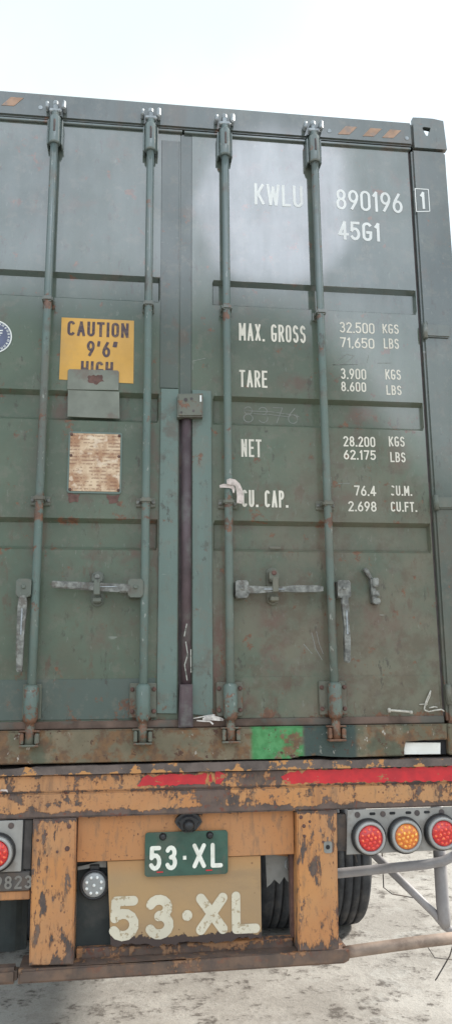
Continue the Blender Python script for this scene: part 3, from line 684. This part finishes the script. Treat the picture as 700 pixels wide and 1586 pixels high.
# faded hazard stripes on the header
for i, x in enumerate((.695, .814, .908, -.832, -.94, -1.03)):
    dx = 0 if x > 0 else .006
    z = 2.786 if x > 0 else 2.802
    MB().prism([(x, z), (x+.055, z+.002), (x+.095, z+.046), (x+.040, z+.046)], -.0236, -.0223).build('hazard_stripe', m_stripe, C)
for x, z in ((.655, 2.800), (1.028, 2.792), (-.662, 2.806)): MB().disc(x, z, .010, -.0238, -.0223, 12).build('header_rivet', m_steel_top, C)

# ================================================================== small things hung on or stuck to the container
B = MB()                                                     # strap: a knot round the bar and a falling tail
pts = [(.143, -.070, 1.071), (.165, -.074, 1.069), (.19, -.072, 1.074), (.205, -.066, 1.068)]
def strip(B, pts, wid, th=.002):
    L = []
    for i, p in enumerate(pts):
        a = Vector(pts[max(i-1, 0)]); b = Vector(pts[min(i+1, len(pts)-1)]); d = (b-a).normalized(); n = d.cross(Vector((0, 1, 0))).normalized()
        hw = wid[i] if isinstance(wid, list) else wid
        L.append((B.v(*(Vector(p)+n*hw)), B.v(*(Vector(p)-n*hw)), B.v(*(Vector(p)-n*hw+Vector((0, th, 0)))), B.v(*(Vector(p)+n*hw+Vector((0, th, 0))))))
    for A, D in zip(L, L[1:]):
        for k in range(4): B.face([A[k], D[k], D[(k+1) % 4], A[(k+1) % 4]], False)
    B.face(L[0]); B.face(L[-1][::-1])
strip(B, [(.140, -.066, 1.073), (.155, -.071, 1.075), (.18, -.072, 1.074), (.196, -.070, 1.066)], [.005, .008, .008, .006])
strip(B, [(.168, -.078, 1.090), (.18, -.080, 1.091), (.198, -.079, 1.089), (.212, -.077, 1.078), (.220, -.075, 1.055), (.2235, -.074, 1.03), (.222, -.073, 1.002)], [.009, .013, .012, .011, .0125, .014, .013])
strip(B, [(.190, -.074, 1.076), (.196, -.073, 1.06), (.196, -.072, 1.045)], [.006, .006, .002])
tag(B.build('cloth_strip', m_cloth), 'torn pinkish white strip knotted on a locking bar beside the letters CU. CAP.', 'cloth strip').location = (-.014, 0, G)
B = MB(); B.tube([(.806, -.028, .176), (.83, -.029, .174), (.868, -.029, .171), (.893, -.028, .168)], .0046, 8)
B.lathe([(-.006, .004), (-.004, .009), (.004, .009), (.006, .005)], (.805, -.028, .176), 'X', 10); B.lathe([(-.004, .004), (-.002, .007), (.006, .007), (.008, .003)], (.893, -.028, .167), 'X', 10)
tag(B.build('seal_pin', m_wire), 'straight cream coloured bolt seal lying across the foot of the right door', 'bolt seal').location = (0, 0, G)
B = MB(); B.tube([(.990, -.010, .250), (.975, -.012, .225), (.962, -.014, .20), (.955, -.018, .18), (.957, -.020, .173), (.972, -.021, .168), (1.0, -.021, .173), (1.025, -.020, .176), (1.038, -.018, .168)], .003, 6)
B.tube([(.990, -.010, .250), (.985, -.008, .228), (.972, -.010, .205), (.964, -.012, .19)], .0022, 6)
B.tube([(.938, -.010, .196), (.958, -.012, .197), (.972, -.010, .196)], .0022, 6); B.tube([(.978, -.012, .182), (1.0, -.012, .186), (1.012, -.012, .184)], .003, 6)
tag(B.build('wire_loop', m_wire), 'looped thin pale wire standing on the foot of the right door, beside the lowest hinge', 'wire').location = (0, 0, G)
B = MB()
strip(B, [(.022, -.030, .156), (.05, -.032, .161), (.08, -.034, .166), (.105, -.036, .168)], [.002, .002, .003, .003])
strip(B, [(.058, -.036, .152), (.075, -.040, .158), (.100, -.042, .157), (.125, -.042, .153), (.138, -.038, .149)], [.004, .008, .009, .007, .004], .004)
strip(B, [(.035, -.034, .148), (.06, -.036, .146), (.085, -.038, .145), (.098, -.040, .134)], [.002, .003, .003, .003])
tag(B.build('plastic_scrap', plain('dirty_white_plastic', (.54, .50, .47), .6, var=.3, sc=60, dirt=(.2, .16, .14))), 'crumpled dirty white plastic scrap caught under the right door beside the centre seam', 'plastic scrap').location = (0, 0, G)

# ================================================================== TRAILER (root on the ground)
Tt = thing('container_trailer', 'chipped orange container trailer with tail lamps and painted number 53 XL', 'trailer')
def TB(): return MB(G)
B = TB(); B.prism([(-1.21, -.104), (1.21, -.104), (1.21, -.040), (-1.21, -.040)], -.022, .10, .006, 2)
B.build('rear_beam', m_or, Tt)
B = TB(); B.box(-1.21, 1.21, -.018, .10, -.196, -.1055, .006, 2); B.build('rear_beam', m_or, Tt)
for pts in ([(-.191, -.089), (.070, -.088), (.076, -.050), (.02, -.052), (-.08, -.050), (-.13, -.058), (-.150, -.050), (-.172, -.060)], [(.108, -.089), (.126, -.089), (.150, -.055), (.135, -.047), (.108, -.043)], [(.078, -.086), (.092, -.084), (.09, -.05), (.082, -.06)],
            [(.362, -.068), (.40, -.052), (.43, -.046), (.445, -.060), (.47, -.044), (.62, -.043), (1.205, -.046), (1.205, -.099), (.66, -.096), (.38, -.094)], [(-.74, -.098), (-.70, -.094), (-.69, -.101), (-.73, -.103)]):
    B = TB(); B.prism(ragged(pts, .011, .0042), -.0235, -.0222); B.build('red_tape', m_redt, Tt)
B = TB(); B.prism(ragged([(-.70, -.098), (-.688, -.088), (-.668, -.089), (-.664, -.100), (-.672, -.095), (-.69, -.094)], .008, .001), -.0255, -.024); B.build('white_scrap', m_cloth, Tt)
def lip():
    M = Mat('bare_rusted_edge', .8); zz = M.math('SUBTRACT', M.z, G)
    c = M.mix(M.rng(M.noise(10, 6, .65), .35, .65), (.10, .082, .075), (.17, .135, .12))
    c = M.mix(M.rng(M.add(M.noise(14, 7, .65, off=3), M.mul(M.rng(zz, -.02, -.045), .12)), .60, .63), c, (.50, .25, .10))
    M.bump(M.noise(40, 5, .65), .004, .6); return M.out(c, .8, spec=.25)
m_lip = lip()
B = TB(); B.prism(ragged([(-1.21, -.040), (-1.21, -.016), (-.60, -.016), (-.57, -.010), (.52, -.006), (.56, -.010), (1.21, -.012), (1.21, -.040)], .05, .0012), -.040, .10, .007, 2); B.build('beam_lip', m_lip, Tt)
# deck and chassis behind
TB().box(-1.15, 1.15, .102, .40, -.19, -.012, .004).build('rear_bolster', m_dkst, Tt)
for s in (-1, 1):
    xs = sorted((s*.36, s*.48)); B = TB(); B.box(xs[0], xs[1], .41, 11.5, -.035, -.012, 0); B.box(s*.42-.006, s*.42+.006, .41, 11.5, -.33, -.036, 0); B.box(xs[0], xs[1], .41, 11.5, -.353, -.331, 0); B.build('main_rail', m_dkst, Tt)
for y in (1.2, 2.9, 4.6, 6.3, 8.0, 9.7): TB().box(-.41, .41, y, y+.08, -.20, -.06, 0).build('cross_member', m_dkst, Tt)
for y in (4.6, 8.0, 11.0): TB().box(-1.15, 1.15, y+.09, y+.22, -.16, -.011, 0).build('deck_bolster', m_dkst, Tt)
# posts
def post(pts, holes):
    B = TB(); B.prism(pts, -.024, .09, .005, 2); p = B.build('post', m_or_post, Tt)
    for x, z, r in holes:
        B = TB(); B.lathe([(-.003, r*.7), (-.001, r), (.002, r)], (x, -.0245, z), 'Y', 12); B.build('bolt', m_bolt, p)
post([(-.570, -.1975), (-.413, -.1975), (-.409, -.694), (-.564, -.690)], [(-.438, -.225, .008), (-.442, -.302, .009), (-.478, -.312, .005), (-.55, -.27, .005), (-.52, -.25, .005)])
post([(.421, -.1975), (.579, -.1975), (.568, -.694), (.414, -.690)], [(.436, -.218, .007), (.447, -.250, .007), (.448, -.287, .006), (.470, -.235, .005), (.52, -.31, .005)])
B = TB(); B.prism(rrect(.522, .554, -.350, -.308, .008), -.028, -.0245, .001); pl = B.build('weathered_tab', m_tin, Tt); MB(G).disc(.537, -.328, .008, -.031, -.028, 12).build('tab_hole', m_void, pl)
# centre panel and painted board
B = TB(); B.box(-.4085, .4165, .020, .030, -.360, -.1975, .002); B.build('centre_panel', m_or_panel, Tt)
bt = ragged([(.285, -.655), (.20, -.645), (.17, -.660), (.05, -.655), (-.07, -.662), (-.17, -.655), (-.293, -.650)], .014, .007, False)
B = TB(); B.prism([(-.296, -.363), (.285, -.363)] + bt, .028, .036, 0); bo = B.build('number_board', m_board, Tt)
B = TB(); yb = .026
text(B, '53', -.283, -.047, -.640, -.486, .034, yb, True, ga=.022); text(B, 'X', .037, .156, -.632, -.488, .036, yb, True); text(B, 'L', .172, .279, -.634, -.486, .033, yb, True)
B.disc(.004, -.562, .019, yb-.0015, yb-.0003, 20); B.build('painted_number', m_bigw, bo)
# number plate and its lamp
B = TB(); B.prism(rrect(-.157, .157, -.418, -.262, .012), .008, .0125, .0015, 2); npz = B.build('number_plate', m_plate, Tt)
B = TB(); text(B, '53', -.140, -.036, -.397, -.310, .0155, .0070, True, ga=.014); text(B, 'XL', .022, .137, -.394, -.306, .0155, .0070, True, ga=.018)
B.box(-.014, -.001, .0055, .0072, -.362, -.348, .001); B.build('plate_lettering', m_plw, npz)
for x in (-.090, .088): MB(G).lathe([(-.014, .005), (-.012, .011), (-.004, .012), (0, .014)], (x, .008, -.278), 'Y', 12).build('bolt', m_blk, npz)
for x in (-.10, .085): MB(G).box(x-.012, x+.012, .0066, .0079, -.4045, -.4005, 0).build('red_tab', m_redt, npz)
B = TB(); B.prism([(-.046, -.226), (-.040, -.212), (-.025, -.200), (-.008, -.192), (.02, -.192), (.038, -.200), (.051, -.212), (.058, -.226), (.050, -.238), (.034, -.252), (.022, -.263), (-.010, -.263), (-.022, -.252), (-.038, -.238)], -.020, .019, .014, 3)
B.lathe([(-.028, .006), (-.024, .016), (-.010, .021), (.0, .022)], (.006, -.020, -.236), 'Y', 14); B.build('plate_lamp', m_blk, Tt)
# lower beam and its side tubes
def hbar(): return [(-.60, -.748), (.585, -.738), (.604, -.73), (.610, -.716), (.606, -.692), (.590, -.6955), (-.60, -.7005)]
B = TB(); B.prism(hbar(), -.030, .12, .008, 2); B.build('lower_beam', m_lowbar, Tt)
B = TB(); B.tube([(.597, .01, -.712), (.64, .01, -.708), (.90, .015, -.690), (1.25, .02, -.672)], .0215, 14); B.build('side_tube', plain('brown_rusty_tube', (.27, .20, .155), .65, var=.25, sc=14, dirt=(.15, .10, .075), dirt_amt=.6), Tt)
B = TB(); B.box(-1.2, -.606, -.012, .05, -.755, -.70, .012, 2); B.build('side_tube', m_lowbar, Tt)
B = TB(); B.box(-.405, .41, .055, .10, -.715, -.668, .004); B.build('beam_ledge', m_lowbar, Tt)
# lamps
def tail_lamp(x, z, lens):
    B = TB(); B.lathe([(-.004, .069), (-.018, .067), (-.024, .060), (-.020, .050), (-.004, .050)], (x, -.020, z), 'Y', 32); l = B.build('tail_lamp', m_blk, Tt)
    B = TB(); B.lathe([(-.024, .0615), (-.036, .0585), (-.040, .054), (-.036, .0475), (-.022, .0475)], (x, -.020, z), 'Y', 32); B.build('bezel', m_ring, l)
    B = TB(); prof = [(-.0325, .047), (-.036, .0455), (-.041, .036), (-.044, .020), (-.045, .004)]; B.lathe(prof, (x, -.020, z), 'Y', 36)
    for rr, k in ((0, 1), (.017, 6), (.034, 12)):
        for i in range(k):
            a = 2*PI*i/k+.2; c = (x+rr*math.cos(a), -.020-.0405, z+rr*math.sin(a)); d = .0 if rr < .03 else .004
            B.mi = 1; B.lathe([(-.0075+d, .0012), (-.006+d, .0045), (-.002+d, .0072), (.002+d, .0078)], c, 'Y', 8)
    B.build('lens', lens, l)
B = TB(); B.prism([(.612, -.360), (1.20, -.354), (1.20, -.198), (.622, -.198)], -.020, -.014, .002); lp = B.build('lamp_panel', m_grey, Tt)
for x in (.660, .762, .90, 1.0, 1.10): MB(G).disc(x, -.216, .011, -.0225, -.0195, 12).build('bolt', m_gask, lp)
for x in (.72, .80, .865, .94): MB(G).prism(rrect(x-.012, x+.012, -.219, -.209, .005), -.0212, -.0195).build('slot', m_void, lp)
B = TB(); B.box(.580, .622, .0, .03, -.35, -.215, .003); B.build('lamp_bracket', m_dkst, Tt)
for x, z, l in ((.699, -.297, m_red), (.843, -.295, m_amb), (.990, -.288, m_red), (1.13, -.288, m_red)): tail_lamp(x, z, l)
B = TB(); B.box(-1.2, -.606, -.020, -.014, -.376, -.199, .002); lp = B.build('lamp_panel', m_grey, Tt)
for x in (-.648, -.76): MB(G).disc(x, -.217, .011, -.0225, -.0195, 12).build('bolt', m_gask, lp)
B = TB(); B.box(-.604, -.572, .0, .03, -.375, -.20, .003); B.build('lamp_bracket', m_dkst, Tt)
for x, l in ((-.695, m_red), (-.84, m_amb), (-.985, m_red)): tail_lamp(x, -.306, l)
B = TB(); B.box(-1.2, -.574, -.016, .0, -.443, -.378, .003); sp = B.build('rubber_strip', m_dkst, Tt)
B = TB(); text(B, '99823', -.734, -.566, -.435, -.390, .0075, -.0175, ga=.009); B.build('embossed_number', m_embos, sp)
B = TB(); B.box(-1.2, -.572, -.008, .012, -.475, -.4445, .003); B.build('flap_rail', m_or_panel, Tt)
# round white lamp on its dark plate
B = TB(); B.box(-.408, -.270, .085, .092, -.700, -.37, .001); B.build('mud_flap', m_flap, Tt)
B = TB(); B.prism([(-.408, -.385), (-.335, -.372), (-.325, -.366), (-.300, -.366), (-.300, -.392), (-.34, -.388), (-.408, -.398)], .060, .066, .001); B.build('lamp_bracket', m_tin, Tt)
B = TB(); B.lathe([(.03, .040), (.0, .052), (-.012, .054), (-.018, .049), (-.014, .046)], (-.344, .058, -.447), 'Y', 28); rl = B.build('reversing_lamp', m_blk, Tt)
B = TB(); B.box(-.362, -.326, .05, .0835, -.40, -.378, .003); B.build('lamp_stem', m_blk, rl)
B = TB(); B.lathe([(-.014, .0455), (-.019, .040), (-.021, .02), (-.0215, .002)], (-.344, .058, -.447), 'Y', 28); B.build('lens', m_lens_w, rl)
for k in range(9):
    rr = .029 if k < 8 else 0; a = 2*PI*k/8+.39
    MB(G).lathe([(-.005, .002), (-.003, .0055), (.002, .0062)], (-.344+rr*math.cos(a), .037, -.447+rr*math.sin(a)), 'Y', 10).build('led', m_led, rl)
B = TB(); xs = [-1.2+.02*i for i in range(31)]; B.grid(xs, [-.70, -.60, -.50, -.46], lambda x, z: .16+.008*math.sin(x*70)+.02*math.sin(x*9)); B.grid(xs, [-.70, -.46], lambda x, z: .175+.008*math.sin(x*70)+.02*math.sin(x*9)); B.build('mud_flap', m_flap, Tt)
# torn tin guard in the right opening
B = TB(); B.prism([(.318, -.366), (.425, -.382), (.425, -.49), (.402, -.478), (.392, -.462), (.372, -.488), (.352, -.470), (.338, -.486), (.322, -.498)], .110, .113, 0); B.build('torn_guard', m_tin, Tt)
B = TB(); B.tube([(.30, .100, -.364), (.428, .100, -.383)], .006, 8); B.build('guard_rod', m_or_panel, Tt)
B = TB(); B.tube([(.408, .110, -.395), (.398, .106, -.405), (.397, .106, -.425), (.404, .108, -.436)], .003, 6); B.build('guard_clip', m_steel_top, Tt)
TB().box(.404, .4185, .05, .088, -.665, -.3, .002).build('post_flange', m_bolt, Tt)
# side frame of pale tubes
fy = .50
B = TB(); B.tube([(1.185, fy, -.20), (1.185, fy, -.70), (1.19, fy, -.765), (1.198, fy, -.795)], [.029, .029, .028, .016], 14); B.build('guard_tube', m_tube, Tt)
B = TB(); B.tube([(.55, fy-.03, -.555), (.72, fy-.03, -.545), (1.10, fy-.045, -.520), (1.18, fy-.05, -.508), (1.25, fy-.05, -.480), (1.29, fy-.04, -.44)], .021, 12); B.build('guard_tube', m_tube, Tt)
B = TB(); B.tube([(.84, fy+.05, -.44), (1.155, fy+.02, -.745), (1.20, fy+.03, -.80), (1.40, fy+.03, -.93)], .018, 12); B.build('guard_tube', m_tube, Tt)
B = TB(); B.tube([(1.01, fy+.3, -.42), (1.01, fy+.3, -.70), (1.05, fy+.3, -.73), (1.2, fy+.3, -.76)], .003, 6); B.build('cable', m_dkst, Tt)
B = TB(); B.tube([(1.08, fy+.1, -.38), (1.13, fy+.1, -.41), (1.16, fy+.1, -.45)], .003, 6); B.build('cable', m_dkst, Tt)
B = TB(); B.tube([(.60, .03, -.352), (.64, .03, -.36), (.66, .03, -.375), (.665, .03, -.40)], .003, 6); B.build('cable', m_dkst, Tt)
B = TB(); B.tube([(1.04, .04, -.71), (1.03, .06, -.76), (1.0, .06, -.80), (.968, .04, -.825), (.955, .03, -.832)], .0026, 6); B.build('cable', m_dkst, Tt)
B = TB(); B.tube([(.93, .04, -.71), (.965, .05, -.76), (1.04, .06, -.775)], .0018, 6); B.build('cable', m_dkst, Tt)
# running gear
R = .50
def wheel(s, y):
    B = TB(); B.lathe([(-.12, .16), (-.11, .20), (.11, .20), (.12, .16)], (s*.99, y, R-G), 'X', 28); wh = B.build('wheel', m_dkst, Tt)
    for xc in (.73, 1.105):
        p = [(-.115, .27), (-.140, .30), (-.152, .40), (-.152, .455), (-.143, .480), (-.125, .494)]
        tr = []
        for a in (-.075, -.027, .027, .075): tr += [(a-.0065, .5), (a-.005, .486), (a+.005, .486), (a+.0065, .5)]
        p += [(-.095, .498)] + tr + [(.095, .498)] + [(-a, b) for a, b in p[::-1]]
        B = TB(); B.lathe(p, (s*xc, y, R-G), 'X', 56); B.build('tyre', m_rub, wh)
    for xc in (.73, 1.105):
        B = TB(); B.lathe([(-.11, .275), (-.06, .25), (.0, .15), (.06, .25), (.11, .275)], (s*xc, y, R-G), 'X', 28); B.build('rim', m_tin, wh)
for y in (2.25, 3.55):
    for s in (-1, 1): wheel(s, y)
    TB().tube([(-1.0, y, R-G), (1.0, y, R-G)], .065, 14).build('axle', m_dkst, Tt)
    for s in (-1, 1):
        B = TB(); B.tube([(s*.46, y-.55, -.42), (s*.46, y, -.58), (s*.46, y+.55, -.42)], .045, 8); B.build('leaf_spring', m_dkst, Tt)
for s in (-1, 1):
    B = TB(); B.box(s*.75-.06, s*.75+.06, 9.0, 9.12, -1.18, -.18, .004); B.box(s*.75-.13, s*.75+.13, 8.93, 9.19, -1.28, -1.181, .004); B.build('landing_leg', m_dkst, Tt)
